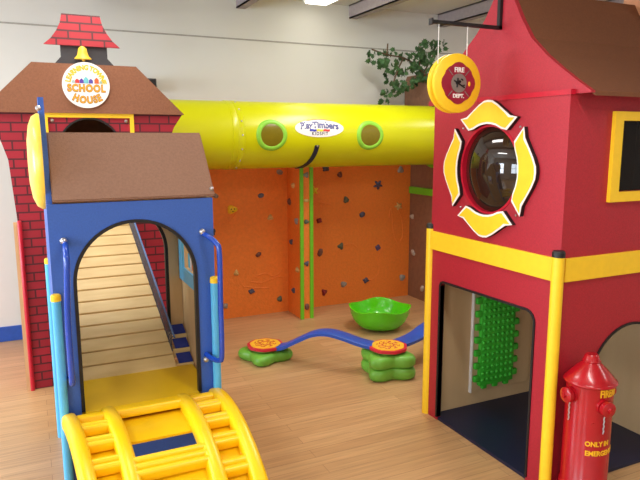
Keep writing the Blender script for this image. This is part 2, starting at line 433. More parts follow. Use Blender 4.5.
for q in range(4):
    bm = new(); a = PI / 4 + q * PI / 2
    p0 = Vector((SX + .052 * math.cos(a), SY - .0425, SZ + .052 * math.sin(a))); p1 = Vector((SX + .086 * math.cos(a), SY - .0425, SZ + .086 * math.sin(a)))
    tube(bm, [p0, p1], .0022, 6); obj('emblem_line', bm, M['grey'], em)
bm = new(); lathe(bm, [(0, SY - .044), (.045, SY - .044), (.045, SY - .041)], (SX, 0, SZ), 32, 'Y'); obj('emblem_center', bm, M['grey'], em)
bm = new()
for p0, p1, w in (((-.03, .012), (.033, -.02), .006), ((-.012, -.02), (-.008, .024), .007), ((-.02, .0), (.006, .008), .012), ((.012, .02), (.022, .014), .006), ((.02, -.012), (.034, -.008), .005)):
    tube(bm, [(SX + p0[0], SY - .045, SZ + p0[1]), (SX + p1[0], SY - .045, SZ + p1[1])], w * .6, 6)
obj('emblem_tools', bm, M['black'], em)
bm = new(); ball(bm, (SX + .062, SY - .043, SZ - .002), .012, 10, (.6, .25, 1)); obj('emblem_badge', bm, M['letter_y'], em)
for s, z in (('FIRE', SZ + .061), ('DEPT.', SZ - .061)):
    obj('lettering', text_bm(s, .032 if s == 'FIRE' else .026, lambda x, y, q, z=z: (SX + x, SY - .043 - q, z + y), .001, .0008), M['white'], em)
for x in (SX - .095, SX + .075):
    bm = new(); tube(bm, [(x, SY, 2.245), (x, SY, SZ + math.sqrt(max(0, SR ** 2 - (x - SX) ** 2)) - .012)], .0025, 6); obj('cord', bm, M['cord'], sg)

# green waffle play panel on the plywood
gp = thing('activity_panel', 'bumpy green toothed play panel mounted on plywood inside the firehouse', 'play panel', (2.66, Y1 - .06, .1))
YP = Y1 - .05
bm = new(); box(bm, (2.45, YP - .016, .105), (2.93, YP, .97), .003); obj('backing_board', bm, M['ply2'], gp)
bm = new(); box(bm, (2.443, YP - .02, .105), (2.452, YP, .97)); obj('edge_strip', bm, M['cord'], gp)
bm = new(); box(bm, (2.492, YP - .045, .150), (2.767, YP - .016, .80), .006)
for i in range(8):
    z = .20 + i * .085
    for x in (2.479, 2.780): box(bm, (x - .026, YP - .044, z - .022), (x + .026, YP - .018, z + .022), .010)
for i in range(3):
    x = 2.537 + i * .09; box(bm, (x - .02, YP - .044, .125), (x + .02, YP - .018, .18), .008)
gm = obj('toothed_board', bm, M['green_panel'], gp, True)
bm = new()
for i in range(7):
    for j in range(15): ball(bm, (2.517 + i * .0375, YP - .045, .19 + j * .041), .0135, 8, (1, .7, 1))
obj('bump', bm, M['green_panel'], gm, True)

# ------------------------------------------------------------------ toy hydrant
HX, HY, HR = 2.262, 1.885, .103
hy = thing('toy_fire_hydrant', 'large red toy fire hydrant with yellow lettering beside the firehouse arch', 'fire hydrant', (HX, HY, 0))
bm = new(); lathe(bm, [(.118, 0), (.118, .03), (.110, .038), (.109, .12), (.106, .126), (HR, .13), (HR, .601), (.106, .604), (.116, .608), (.118, .613), (.116, .618), (.112, .622)], (HX, HY, 0), 48)
obj('barrel', bm, M['hyd'], hy, True)
bm = new(); lathe(bm, [(.112, .620), (.108, .627), (.090, .648), (.066, .674), (.044, .694), (.038, .70), (.038, .702)], (HX, HY, 0), 48); dm = obj('dome', bm, M['hyd'], hy, True)
bm = new(); lathe(bm, [(.038, .698), (.041, .706), (.036, .712), (.032, .728), (.024, .736)], (HX, HY, 0), 24); obj('dome_nut', bm, M['hyd'], dm, True)
def outlet(th, z):
    o = Vector((HX, HY, z)); d = Vector((math.cos(th), math.sin(th), 0)); bm = new()
    tube(bm, [o + d * (HR - .01), o + d * (HR + .008), o + d * (HR + .008), o + d * (HR + .016)], [.036, .036, .028, .028], 20)
    tube(bm, [o + d * (HR + .014), o + d * (HR + .015), o + d * (HR + .034), o + d * (HR + .038)], [.031, .035, .035, .030], 20)
    tube(bm, [o + d * (HR + .036), o + d * (HR + .050)], [.013, .011], 5)
    ob = obj('hose_outlet', bm, M['hyd'], hy, True)
    bm = new()
    for i in range(8):
        c = o + d * (HR + .008) + Vector((0, 0, -.036 - i * .0115)); tube(bm, [c + Vector((math.cos(q) * .004 * (i % 2), math.sin(q) * .004 * ((i + 1) % 2), math.sin(q + .8) * .008)) for q in [2 * PI * j / 8 for j in range(8)]], .0013, 5, closed=True)
    obj('chain', bm, M['steel'], ob)
for th, z in ((-1.78, .522), (3.05, .558), (0.0, .545)): outlet(th, z)
def wrap(th0, z): return lambda x, y, q: (HX + (HR + .001 + q) * math.cos(th0 + x / HR), HY + (HR + .001 + q) * math.sin(th0 + x / HR), z + y)
obj('lettering', text_bm('FIREMEN', .047, wrap(-1.36, .582), .001, .0015, .72), M['letter_y'], hy)
obj('lettering', text_bm('ONLY IN', .032, wrap(-1.92, .345), .001, .0010, .9), M['letter_y'], hy)
obj('lettering', text_bm('EMERGENCY', .032, wrap(-1.66, .300), .001, .0010, .9), M['letter_y'], hy)
bm = new(); tube(bm, [(HX + (HR - .002) * math.cos(-2.2), HY + (HR - .002) * math.sin(-2.2), .44), (HX + (HR + .005) * math.cos(-2.2), HY + (HR + .005) * math.sin(-2.2), .44)], .008, 10); obj('plug', bm, M['hyd'], hy)

# ------------------------------------------------------------------ school house facade
CX, FY = .39, 4.48
sh = thing('play_schoolhouse', 'red brick play schoolhouse front with brown roof, bell and round sign', 'playhouse', (CX, FY, 0))
half = [(.472, 0), (.478, 1.17), (.503, 1.575), (.535, 1.69), (.575, 1.79), (.64, 1.885)]
arch = [(.205, 1.17), (.585, 1.17)] + arc(.395, 1.65, .19, 0, PI, 20)
bm = new(); panel(bm, 'Y', [[(CX - w, z) for w, z in half] + [(CX + w, z) for w, z in half[::-1]], arch], FY, FY + .025)
obj('brick_front', bm, M['brick'], sh)
trim_from(arch, 'Y', FY - .006, FY + .03, -.012, M['black'], 'arch_trim', sh, True)
fo = [(.112, 1.17), (.686, 1.17), (.686, 1.878), (.112, 1.878)]; fi = [(.138, 1.17 + .001), (.66, 1.171), (.66, 1.852), (.138, 1.852)]
bm = new(); box(bm, (.112, FY - .016, 1.85), (.686, FY, 1.878)); box(bm, (.112, FY - .016, 1.17), (.138, FY, 1.85)); box(bm, (.66, FY - .016, 1.17), (.686, FY, 1.85))
fr = obj('entry_frame', bm, M['yellow'], sh, label='yellow door frame')
for x, z in ((.165, 1.83), (.635, 1.83)):
    bm = new(); ball(bm, (x, FY - .004, z), .012, 10); obj('frame_bolt', bm, M['steel'], fr)
for x in (-.085, .84):
    bm = new(); box(bm, (x, FY + .025, 0), (x + .025, 5.44, 1.14)); obj('side_wall', bm, M['red'], sh)
ZR, TR = 1.738, .280
for x in (-.085,):
    bm = new(); box(bm, (x, FY + .025, 1.17), (x + .025, 5.44, 1.86)); obj('side_wall', bm, M['brick'], sh)
bm = new(); panel(bm, 'X', [[(FY + .025, 1.17), (5.44, 1.17), (5.44, 1.86), (FY + .025, 1.86)], [(5.0 + .255 * math.cos(2 * PI * i / 32), 1.56 + .255 * math.sin(2 * PI * i / 32)) for i in range(32)]], .84, .865); obj('side_wall', bm, M['red'], sh)
bm = new(); box(bm, (-.085, 5.44, 0), (.865, 5.465, 1.86)); obj('rear_wall', bm, M['trunk'], sh)
bm = new(); box(bm, (-.085, FY + .025, 1.14), (.865, 5.44, 1.17)); obj('upper_deck', bm, M['navy'], sh)
bm = new(); box(bm, (-.085, FY + .03, 1.86), (.865, 5.465, 1.885)); obj('ceiling_board', bm, M['trunk'], sh)
# brown roof board with thickness, eaves dipping at the ends
rf = [(CX - .645, 1.878), (CX - .325, 2.196), (CX + .325, 2.196), (CX + .645, 1.878)]
bm = new(); panel(bm, 'Y', [rf], FY - .03, FY); obj('roof', bm, M['brown'], sh, label='brown carpeted roof board')
# cupola
bm = new(); panel(bm, 'Y', [[(CX - .185, 2.19), (CX - .185, 2.196), (CX - .145, 2.24), (CX - .145, 2.33), (CX + .145, 2.33), (CX + .145, 2.24), (CX + .185, 2.196), (CX + .185, 2.19)]], FY - .01, FY + .02); cu = obj('cupola', bm, M['dark'], sh, label='charcoal bell cupola')
cc = CX - .01
lp = [(cc - .235, 2.312), (cc - .19, 2.352), (cc - .155, 2.40), (cc - .13, 2.45), (cc - .117, 2.508)]
bm = new(); panel(bm, 'Y', [lp + [(2 * cc - x, z) for x, z in lp[::-1]]], FY - .035, FY - .01); obj('cupola_roof', bm, M['brick_roof'], cu, label='red brick patterned cupola roof')
bm = new(); lathe(bm, [(0, 2.312), (.012, 2.310), (.026, 2.296), (.031, 2.27), (.036, 2.25), (.052, 2.234), (.054, 2.228), (.048, 2.226)], (CX - .012, FY - .03, 0), 24, sy=.45); be = obj('bell', bm, M['gold'], cu, True, label='gold bell')
bm = new(); ball(bm, (CX - .008, FY - .03, 2.224), .011, 10); obj('clapper', bm, M['gold'], be)
# round sign
sx, sz, sr = .387, 2.06, .148
bm = new(); lathe(bm, [(0, FY - .046), (sr, FY - .046), (sr, FY - .03)], (sx, 0, sz), 48, 'Y'); ds = obj('round_sign', bm, M['white'], sh, label='round white sign reading school house')
def flat(x0, z0, y=FY - .047): return lambda x, y_, q: (x0 + x, y - q, z0 + y_)
def curved(x0, z0, R, up=True, y=FY - .047):
    def f(x, v, q):
        if up: a = PI / 2 - x / R; return (x0 + (R + v) * math.cos(a), y - q, z0 + (R + v) * math.sin(a))
        a = -PI / 2 + x / R; return (x0 + (R - v) * math.cos(a), y - q, z0 + (R - v) * math.sin(a))
    return f
for wd, a_ in (('LEARNING', -.62), ('TOWNE', .86)):
    f_ = curved(sx, sz, .112)
    obj('lettering', text_bm(wd, .044, lambda x, y, q, a_=a_: f_(x + a_ * .112, y, q), .0005, .0025, .84), M['letter_lemon'], ds)
for s, z, sz_, R in (('SCHOOL', sz - .022, .064, None), ('HOUSE', 0, .062, .1)):
    pl_ = flat(sx, z) if R is None else curved(sx + .002, sz + .094, .192, False)
    pl2 = flat(sx, z, FY - .0485) if R is None else curved(sx + .002, sz + .094, .192, False, FY - .0485)
    obj('lettering', text_bm(s, sz_, pl_, .0005, .0042, .84, 1.14), M['letter_brown'], ds)
    obj('lettering', text_bm(s, sz_, pl2, .0005, .0002, .84, 1.14), M['letter_lemon'], ds)
for k, (dx, w, h, c) in enumerate(((-.078, .02, .022, (170, 190, 190)), (-.055, .026, .03, (206, 60, 60)), (-.028, .026, .032, (92, 60, 160)), (.0, .03, .044, (110, 190, 200)), (.03, .026, .032, (90, 80, 170)), (.066, .028, .04, (222, 100, 50)), (.092, .018, .02, (150, 180, 170)))):
    bm = new(); panel(bm, 'Y', [[(sx + dx - w / 2, sz + .012), (sx + dx + w / 2, sz + .012), (sx + dx + w / 2, sz + .012 + h * .6), (sx + dx, sz + .012 + h), (sx + dx - w / 2, sz + .012 + h * .6)]], FY - .048, FY - .046)
    obj('sign_picture', bm, mat('sign_ink', c, .6), ds)
bm = new(); lathe(bm, [(.014, 0), (.014, 1.17), (.010, 1.178)], (CX - .468, FY - .016, 0), 16); obj('post', bm, M['red_post'], sh, True, label='red pipe post')
bm = new(); box(bm, (CX - .505, FY - .004, 0), (CX - .480, FY + .03, 1.165)); obj('edge_board', bm, M['ply'], sh)

# ------------------------------------------------------------------ blue entrance hut
BY, BX0, BX1, BC = 3.0, .062, .824, .443
hut = thing('play_entrance_hut', 'blue arched play entrance with tan roof and blue handrails, at left', 'play entrance', (BC, 3.3, 0))
DZ = .41
af = [(BC - .292, DZ)] + arc(BC, 1.036, .292, PI, 0, 28) + [(BC + .292, DZ)]
bm = new(); panel(bm, 'Y', [[(BX0, 0), (BX0, 1.415), (BX1, 1.415), (BX1, 0)], [(BC - .292, DZ - .031), (BC - .292, DZ)] + af[1:-1] + [(BC + .292, DZ), (BC + .292, DZ - .031)]], BY, BY + .02); obj('front_panel', bm, M['blue'], hut)
trim_from(af, 'Y', BY - .006, BY + .024, -.016, M['black'], 'arch_trim', hut)
PY = 3.68
ai = [(BC - .285, DZ)] + [(BC + .265 - .53, 1.06)] + arc(BC + .008, 1.055, .275, PI, 0, 28)[1:] + [(BC + .283, DZ)]
bm = new(); panel(bm, 'Y', [[(BX0, DZ - .03), (BX0, 1.40), (BX1, 1.40), (BX1, DZ - .03)], [(BC - .267, DZ)] + arc(BC + .008, 1.055, .275, PI, 0, 28) + [(BC + .283, DZ)]], PY, PY + .02); obj('inner_panel', bm, M['ply'], hut)
trim_from([(BC - .267, DZ)] + arc(BC + .008, 1.055, .275, PI, 0, 28) + [(BC + .283, DZ)], 'Y', PY - .006, PY + .024, -.018, M['black'], 'arch_trim', hut)
gab = [(BY + .02, 0), (PY, 0), (PY, 1.40), (3.36, 1.86), (3.30, 1.90), (3.22, 1.90), (BY + .02, 1.415)]
bm = new(); panel(bm, 'X', [gab], BX0, BX0 + .025); obj('side_panel', bm, M['blue'], hut)
wh = [(3.24, .95), (3.585, .95), (3.585, 1.25), (3.24, 1.25)]
gab2 = [(BY + .02, 0), (PY, 0), (PY, 1.40), (3.36, 1.70), (3.22, 1.70), (BY + .02, 1.42)]
bm = new(); panel(bm, 'X', [gab2, wh], BX1 - .022, BX1); obj('side_panel', bm, M['ply'], hut, label='birch plywood side panel with window')
bm = new(); panel(bm, 'X', [[(3.17, .87), (3.675, .87), (3.675, 1.32), (3.17, 1.32)], wh], BX1 - .036, BX1 - .022); fr = obj('window_frame', bm, M['sky'], hut, label='sky blue window frame')
bm = new()
for i in (1, 2): y = 3.24 + i * .11; tube(bm, [(BX1 - .012, y, .95), (BX1 - .012, y, 1.25)], .006, 8)
obj('window_bar', bm, M['steel'], fr)
# tan roof plane and its thickness
def slab(bm, quad, th):
    q = [Vector(p) for p in quad]; nn = (q[1] - q[0]).cross(q[3] - q[0]).normalized() * th
    a = [bm.verts.new(p) for p in q]; b = [bm.verts.new(p + nn) for p in q]
    bm.faces.new(a[::-1]); bm.faces.new(b)
    for i in range(4): bm.faces.new((a[i], a[(i + 1) % 4], b[(i + 1) % 4], b[i]))
bm = new(); slab(bm, [(BX0 + .026, BY - .004, 1.420), (BX1 + .010, BY - .004, 1.420), (BX1 - .004, 3.2, 1.725), (BX0 + .026, 3.2, 1.725)], .018); 
bmesh.ops.bevel(bm, geom=list(bm.edges), offset=.005, segments=2, affect='EDGES')
obj('roof', bm, M['tan_roof'], hut, label='tan brown carpeted sloping roof')
bm = new(); slab(bm, [(BX0 + .026, 3.2, 1.737), (BX1 - .004, 3.2, 1.737), (BX1 - .004, PY + .02, 1.42), (BX0 + .026, PY + .02, 1.42)], -.02); obj('roof', bm, M['tan_roof'], hut)
# deck
bm = new(); box(bm, (BX0 + .026, BY + .021, DZ - .03), (BX1 - .037, 3.41, DZ), .002); box(bm, (BC - .276, BY - .016, DZ - .029), (BC + .276, BY + .03, DZ + .0005), .002); obj('deck', bm, M['yellow_plastic'], hut, label='yellow entrance deck')
# posts
for x, y, h in ((BX0 + .010, BY - .024, 1.0), (BX1 - .010, BY - .024, 1.01), (BX0 + .004, PY - .02, 1.05), (BX1 + .016, PY - .02, 1.05)):
    bm = new(); lathe(bm, [(.021, 0), (.021, h - .025)], (x, y, 0), 18); po = obj('post', bm, M['sky'], hut, True, label='sky blue pipe post')
    bm = new(); lathe(bm, [(.0225, h - .025), (.0225, h), (.017, h + .006)], (x, y, 0), 18); obj('post_cap', bm, M['yellow'], po, True)
# handrails
for x0, x1, dx in ((.128, .116, -.004), (.768, .766, .050)):
    keys = [(x0, BY - .002, 1.236), (x0 + dx * .2, BY - .05, 1.231), (x0 + dx * .8, BY - .10, 1.20), (x0 + dx, BY - .118, 1.15), (x1 + dx, BY - .12, .9), (x1 + dx, BY - .118, .64), (x1 + dx * .8, BY - .10, .598), (x1 + dx * .2, BY - .045, .600), (x1, BY - .002, .606)]
    bm = new(); tube(bm, spline(keys, 6), .0135, 12); hr = obj('handrail', bm, M['rail_blue'], hut, True)
    for x, z in ((x0 - .006, 1.248), (x1 - .004, .582)):
        bm = new(); ball(bm, (x, BY - .012, z), .017, 12); obj('rail_bolt', bm, M['steel'], hr, True)
# yellow porthole bubble on the left side
bm = new()
prf = [(0, -.062), (.10, -.06), (.17, -.05), (.21, -.034), (.225, -.012), (.225, 0)]
lathe(bm, prf, (BX0, 3.21, 1.6), 36, 'X'); obj('bubble', bm, M['bubble'], hut, True, label='yellow domed bubble')
bm = new(); ball(bm, (BX0 - .004, BY + .01, 1.84), .012, 8); ball(bm, (BX1 - .004, BY - .004, 1.46), .012, 8); obj('bolt', bm, M['steel'], hut)
# three plywood steps with blue carpet squares
for k, (y, z) in enumerate(((3.41, .415), (3.495, .478), (3.575, .54))):
    bm = new(); box(bm, (BX1 - .125, y + .012, z - .05), (BX1 - .023, y + .085, z + .002)); st = obj('side_step', bm, M['ramp'], hut)
    bm = new(); slab(bm, [(BX1 - .112, y + .013, z + .004), (BX1 - .030, y + .013, z + .004), (BX1 - .036, y + .068, z + .046), (BX1 - .118, y + .068, z + .046)], .004); obj('step_pad', bm, M['pad_blue'], st)

# ------------------------------------------------------------------ slatted ramp
rp = thing('slatted_ramp', 'pale plywood slatted ramp climbing from blue entrance to schoolhouse', 'ramp', (.44, 3.95, DZ))
s0 = Vector((0, 3.412, .395)); s1 = Vector((0, 4.47, 1.16)); dv = (s1 - s0); L_ = dv.length; dv.normalize()
nv = Vector((0, -dv.z, dv.y)); NB = 14; pitch_ = L_ / NB
RX0, RX1 = .165, .697
def xl(u): return RX0 + .035 * u
def xr(u): return RX1 - .095 * u
for i in range(NB):
    a = s0 + dv * (pitch_ * i + .004); b = s0 + dv * (pitch_ * (i + 1) - .004)
    u0, u1 = i / NB, (i + 1) / NB
    bm = new(); slab(bm, [(xl(u0), a.y, a.z), (xr(u0), a.y, a.z), (xr(u1), b.y, b.z), (xl(u1), b.y, b.z)], .018)
    bmesh.ops.bevel(bm, geom=list(bm.edges), offset=.003, segments=1, affect='EDGES'); obj('slat', bm, M['ramp'], rp)
bm = new()
for x in (RX0 + .07, RX1 - .14):
    slab(bm, [(x - .02, s0.y, s0.z - .012), (x + .02, s0.y, s0.z - .012), (x + .02, s1.y, s1.z - .012), (x - .02, s1.y, s1.z - .012)], -.03)
obj('stringer', bm, M['net'], rp)
def edge(side, u, h):
    p = s0 + dv * (L_ * u) + nv * h
    return Vector(((xr(u) + .004) if side > 0 else (xl(u) - .004), p.y, p.z))
def net(side, h):
    bm = new(); nn = 36
    for i in range(nn + 1):
        u0 = .1 + .88 * i / nn
        for sgn in (1, -1):
            u1 = u0 + sgn * .045
            if .08 < u1 < .985: tube(bm, [edge(side, u0, .012), edge(side, u1, .012 + h)], .0030, 4)
    tube(bm, [edge(side, .09, .012), edge(side, .98, .012)], .004, 5)
    return obj('net', bm, M['net_grey'], rp)
M['net_grey'] = mat('net_grey', (96, 92, 100), .7); M['rope'] = mat('slate_blue_rope', (92, 122, 170), .6)
net(-1, .125); net(1, .125)
for sd in (-1, 1):
    bm = new(); tube(bm, [edge(sd, .09, .14), edge(sd, .98, .14)], .0055, 8); obj('rope', bm, M['rope'], rp)

# ------------------------------------------------------------------ yellow arched climber
cl = thing('arched_climber', 'yellow plastic arched climber leading up to blue entrance, in the foreground', 'climber', (.43, 2.4, 0))
AY, AZ, AR = 2.68, .440, .98
def cz(y):
    d_ = AY - y
    return AZ - (AR - math.sqrt(AR * AR - d_ * d_))
YS = 2.972
th_end = math.acos((AR - AZ + .035) / AR)
def cpos(s):
    """point along the arch, s = angle from the crown (positive towards the viewer)"""
    return AY - AR * math.sin(s), AZ - AR * (1 - math.cos(s))
sA = -math.asin((YS - AY) / AR); sB = th_end
railx = (.090, .266, .624, .797)
def tx(x, s): return .445 + (x - .445) * (1 - (.13 if x < .445 else .085) * min(1.2, max(0, (s - sA) / .85)))
for x in railx:
    bm = new(); w = .034
    ns = 40; rings = []
    for i in range(ns + 1):
        s = sA + (sB - sA) * i / ns; y, z = cpos(s); n_ = Vector((0, -math.sin(s), math.cos(s)))
        c = Vector((tx(x, s), y, z)); ring = []
        for k in range(14):
            a = 2 * PI * k / 14; ca, sa = math.cos(a), math.sin(a)
            px = math.copysign(abs(ca) ** .6, ca) * w; pn = math.copysign(abs(sa) ** .6, sa) * .042 - .012
            ring.append(bm.verts.new(c + Vector((px, 0, 0)) + n_ * pn))
        rings.append(ring)
    for A, B in zip(rings, rings[1:]):
        for k in range(14): bm.faces.new((A[k], A[(k + 1) % 14], B[(k + 1) % 14], B[k]))
    bm.faces.new(rings[0][::-1]); bm.faces.new(rings[-1])
    obj('rail', bm, M['yellow_plastic'], cl, True)
def rung(x0, x1, s, hw, ridges, name):
    y, z = cpos(s); t_ = Vector((0, -math.cos(s), -math.sin(s))); n_ = Vector((0, -math.sin(s), math.cos(s)))
    bm = new(); box(bm, (x0, -hw, -.03), (x1, hw, .004), .008)
    for k in range(ridges):
        v = -hw + (k + .5) * 2 * hw / ridges
        st = len(bm.verts); tube(bm, [(x0, v, .0), (x1, v, .0)], hw / ridges * .92, 12)
    for v_ in bm.verts:
        p = v_.co.copy(); v_.co = Vector((tx(p.x, s), y, z)) + t_ * p.y + n_ * (p.z + (.011 if ridges > 2 else .003))
    obj(name, bm, M['yellow_plastic'], cl, True)
def web(x0, x1, sa_, sb_, depth=.028):
    bm = new(); rr = []
    for i in range(25):
        s = sa_ + (sb_ - sa_) * i / 24; y, z = cpos(s); n_ = Vector((0, -math.sin(s), math.cos(s)))
        c = Vector((0, y, z)); rr.append([bm.verts.new(c + n_ * q + Vector((tx(x, s), 0, 0))) for x, q in ((x0, -depth), (x1, -depth), (x1, -depth - .012), (x0, -depth - .012))])
    for A, B in zip(rr, rr[1:]):
        for k in range(4): bm.faces.new((A[k], A[(k + 1) % 4], B[(k + 1) % 4], B[k]))
    bm.faces.new(rr[0][::-1]); bm.faces.new(rr[-1])
    return bm
for x0, x1 in ((.115, .240), (.648, .772)):
    obj('foot_web', web(x0, x1, sA + .02, sB, .034), M['yellow_plastic'], cl, True)
    s = sA + .075
    while s < sB - .05:
        rung(x0, x1, s, .037, 2, 'rung'); s += .158
for a_, b_ in ((sA - .01, .092), (.245, .485), (.62, .86), (.985, 1.09)):
    if b_ > sB: continue
    y0_ = max(a_, sA + .06)
    hw, nr = (.066, 4) if a_ < 0 else (.055, 3)
    rung(.285, .602, a_ + hw + .014, hw, nr, 'center_slat')
    obj('slat_web', web(.275, .612, a_ + .01, b_, .030), M['yellow_plastic'], cl, True)
for x in (.20, .30, .55, .66):
    bm = new(); box(bm, (x, 2.950, .375), (x + .03, 2.985, .405), .004); obj('mounting_bracket', bm, M['dark'], cl)

# ------------------------------------------------------------------ yellow crawl tube
tb = thing('crawl_tube', 'lemon yellow crawl tube with green portholes above the orange climbing wall', 'crawl tube', (2.2, 5.0, ZR))
TY = 5.0
bm = new(); lathe(bm, [(TR, .868), (TR, 3.90), (TR - .012, 3.90), (TR - .012, .868), (TR, .868)], (0, TY, ZR), 64, 'X'); obj('tube_shell', bm, M['tube_yellow'], tb, True)
for x in (1.53, 3.0):
    if x > 2: continue
    bm = new(); lathe(bm, [(TR, x - .05), (TR + .004, x - .048), (TR + .004, x - .004), (TR + .001, x), (TR + .004, x + .004), (TR + .004, x + .048), (TR, x + .05)], (0, TY, ZR), 64, 'X'); fl = obj('joint_collar', bm, M['tube_yellow'], tb, True)
    for q in range(7):
        a = -PI / 2 - 1.2 + q * .4
        bm = new(); ball(bm, (x + .026, TY + (TR + .004) * math.sin(a), ZR + (TR + .004) * math.cos(a)), .008, 8); obj('rivet', bm, M['steel'], fl)
def on_tube(x, dz, lift=0.0):
    """point on the tube's near side, dz above its axis"""
    a = math.asin(max(-1, min(1, dz / TR))); r = TR + lift
    return Vector((x, TY - r * math.cos(a), ZR + r * math.sin(a)))
def patch(cx, cz_, pts2, lift, th, name, m, parent, label=None):
    """thin piece hugging the tube from a convex outline in (x, arc) coordinates"""
    bm = new()
    def at(p, l):
        a = cz_ / TR + p[1] / TR; r = TR + l
        return Vector((cx + p[0], TY - r * math.cos(a), ZR + r * math.sin(a)))
    K = 6; n = len(pts2)
    top = [[bm.verts.new(at((x * k / K, y * k / K), lift + th)) for x, y in pts2] for k in range(1, K + 1)]
    c0 = bm.verts.new(at((0, 0), lift + th)); low = [bm.verts.new(at(p, lift)) for p in pts2]
    for i in range(n):
        j = (i + 1) % n
        bm.faces.new((c0, top[0][i], top[0][j]))
        for k in range(K - 1): bm.faces.new((top[k][i], top[k + 1][i], top[k + 1][j], top[k][j]))
        bm.faces.new((top[-1][i], low[i], low[j], top[-1][j]))
    return obj(name, bm, m, parent, True, label)
circ = lambda r, n=40, rx=None: [((rx or r) * math.cos(2 * PI * i / n), r * math.sin(2 * PI * i / n)) for i in range(n)]
for x in (1.805, 2.722):
    bm = new()
    ring = []
    for i in range(48):
        a = 2 * PI * i / 48; dx = .112 * math.cos(a); v = .108 * math.sin(a)
        q = v / TR; ring.append(Vector((x + dx, TY - (TR - .016) * math.cos(q), ZR + (TR - .016) * math.sin(q))))
    tube(bm, ring, .028, 12, closed=True); ph = obj('porthole', bm, M['ring_green'], tb, True, label='lime green porthole ring')
    patch(x, 0, circ(.098), .0, .006, 'porthole_lens', M['olive_lens'], ph)
lg = patch(2.235, .058, circ(.074, 48, .225), 0, .003, 'logo_sticker', M['white'], tb, 'white oval maker logo sticker')
def stick(x0, z0, lift=.0035):
    return lambda x, y, q: tuple(Vector((x0 + x, TY - (TR + lift + q) * math.cos((z0 + y) / TR), ZR + (TR + lift + q) * math.sin((z0 + y) / TR))))
def wavy(x0, z0): 
    f = stick(x0, z0)
    return lambda x, y, q: f(x, y + .006 * math.cos(x * 14) - .006, q)
obj('lettering', text_bm('PlayTimbers', .078, wavy(2.235, .084), .0004, .0032, .92, 1.0), mat('logo_blue', (92, 96, 150), .5), lg)
obj('lettering', text_bm('KIDSFIT', .036, stick(2.235, .012), .0004, .0008, 1.0, 1.25), mat('logo_dark', (50, 46, 70), .5), lg)
for dx, c in ((-.062, (60, 70, 180)), (.0, (240, 226, 60)), (.062, (214, 60, 60))):
    patch(2.235 + dx, .040, [(-.03, -.009), (-.01, -.006), (.012, -.011), (.03, -.007), (.03, .009), (.01, .007), (-.012, .011), (-.03, .007)], .002, .003, 'logo_mark', mat('logo_ink', c, .5), lg)
ar_ = [on_tube(2.12 + i * .026, .118 + .012 * math.sin(PI * i / 9), .005) for i in range(10)]
bm = new(); tube(bm, ar_, .004, 6); obj('logo_arc', bm, mat('logo_orange', (240, 190, 110), .5), lg)
# navy strap over the lower front of the tube
st = []
for i in range(13):
    u = i / 12; a = -.30 - u * 1.18
    st.append(Vector((2.213 - .082 * u ** 1.5, TY - (TR + .006) * math.cos(a), ZR + (TR + .006) * math.sin(a))))
bm = new(); rr = []
for i, p in enumerate(st):
    nn = Vector((0, p.y - TY, p.z - ZR)).normalized(); w = .02
    rr.append([bm.verts.new(p + Vector((w, 0, 0)) + nn * .003), bm.verts.new(p + Vector((-w, 0, 0)) + nn * .003), bm.verts.new(p + Vector((-w, 0, 0)) - nn * .004), bm.verts.new(p + Vector((w, 0, 0)) - nn * .004)])
for A, B in zip(rr, rr[1:]):
    for k in range(4): bm.faces.new((A[k], A[(k + 1) % 4], B[(k + 1) % 4], B[k]))
bm.faces.new(rr[0]); bm.faces.new(rr[-1])
sp_ = obj('strap', bm, M['navy'], tb, label='navy hanging strap')
bm = new(); ball(bm, tuple(st[0] + Vector((0, -.006, -.006))), .008, 8); obj('strap_rivet', bm, M['steel'], sp_)
bm = new(); lathe(bm, [(TR + .002, 3.60), (TR + .034, 3.602), (TR + .036, 3.64), (TR + .034, 3.678), (TR + .002, 3.68)], (0, TY, ZR), 64, 'X'); obj('end_collar', bm, M['green'], tb, True, label='lime green collar')

TX = 3.705
# ------------------------------------------------------------------ orange climbing wall
cw = thing('climbing_wall', 'orange textured climbing wall with coloured holds and lime-edged fin', 'climbing wall', (2.3, 5.55, 0))
OY = 5.54
bm = new(); box(bm, (.90, OY, 0), (2.30, OY + .03, 1.98)); obj('wall_panel', bm, M['orange'], cw)
bm = new(); box(bm, (2.30, OY + .01, 0), (TX - .003, OY + .04, 1.98)); obj('wall_panel', bm, M['orange'], cw)
bm = new(); box(bm, (2.268, 5.215, 0), (2.385, OY + .01, 1.52)); obj('fin', bm, M['orange'], cw)
for x in (2.262, 2.362):
    bm = new(); box(bm, (x - .004, 5.200, 0), (x + .030, 5.218, 1.50), .002); obj('fin_edging', bm, M['green'], cw)
bm = new()
h3 = [[(2.80, .52), (2.86, .60), (2.98, .63), (3.06, .58)], [(3.16, .24), (3.24, .22), (3.33, .30), (3.31, .44), (3.36, .55)], [(3.44, .88), (3.47, .98), (3.5, .72), (3.56, .60), (3.62, .68), (3.6, .86), (3.55, .97)], [(2.42, 1.06), (2.58, 1.08), (2.75, 1.05)]]
for pth in h3: tube(bm, spline([(x, OY + .012, z) for x, z in pth], 6), .008, 8)
for pth in [[(1.52, .93), (1.60, .92), (1.68, .95), (1.74, 1.01)], [(1.92, .38), (2.02, .41), (2.12, .37), (2.2, .42)], [(1.88, .34), (2.0, .32), (2.14, .36), (2.22, .35)], [(1.80, .30), (1.95, .27), (2.06, .26)]]:
    tube(bm, spline([(x, OY + .002, z) for x, z in pth], 6), .008, 8)
obj('relief_line', bm, M['orange'], cw, True)
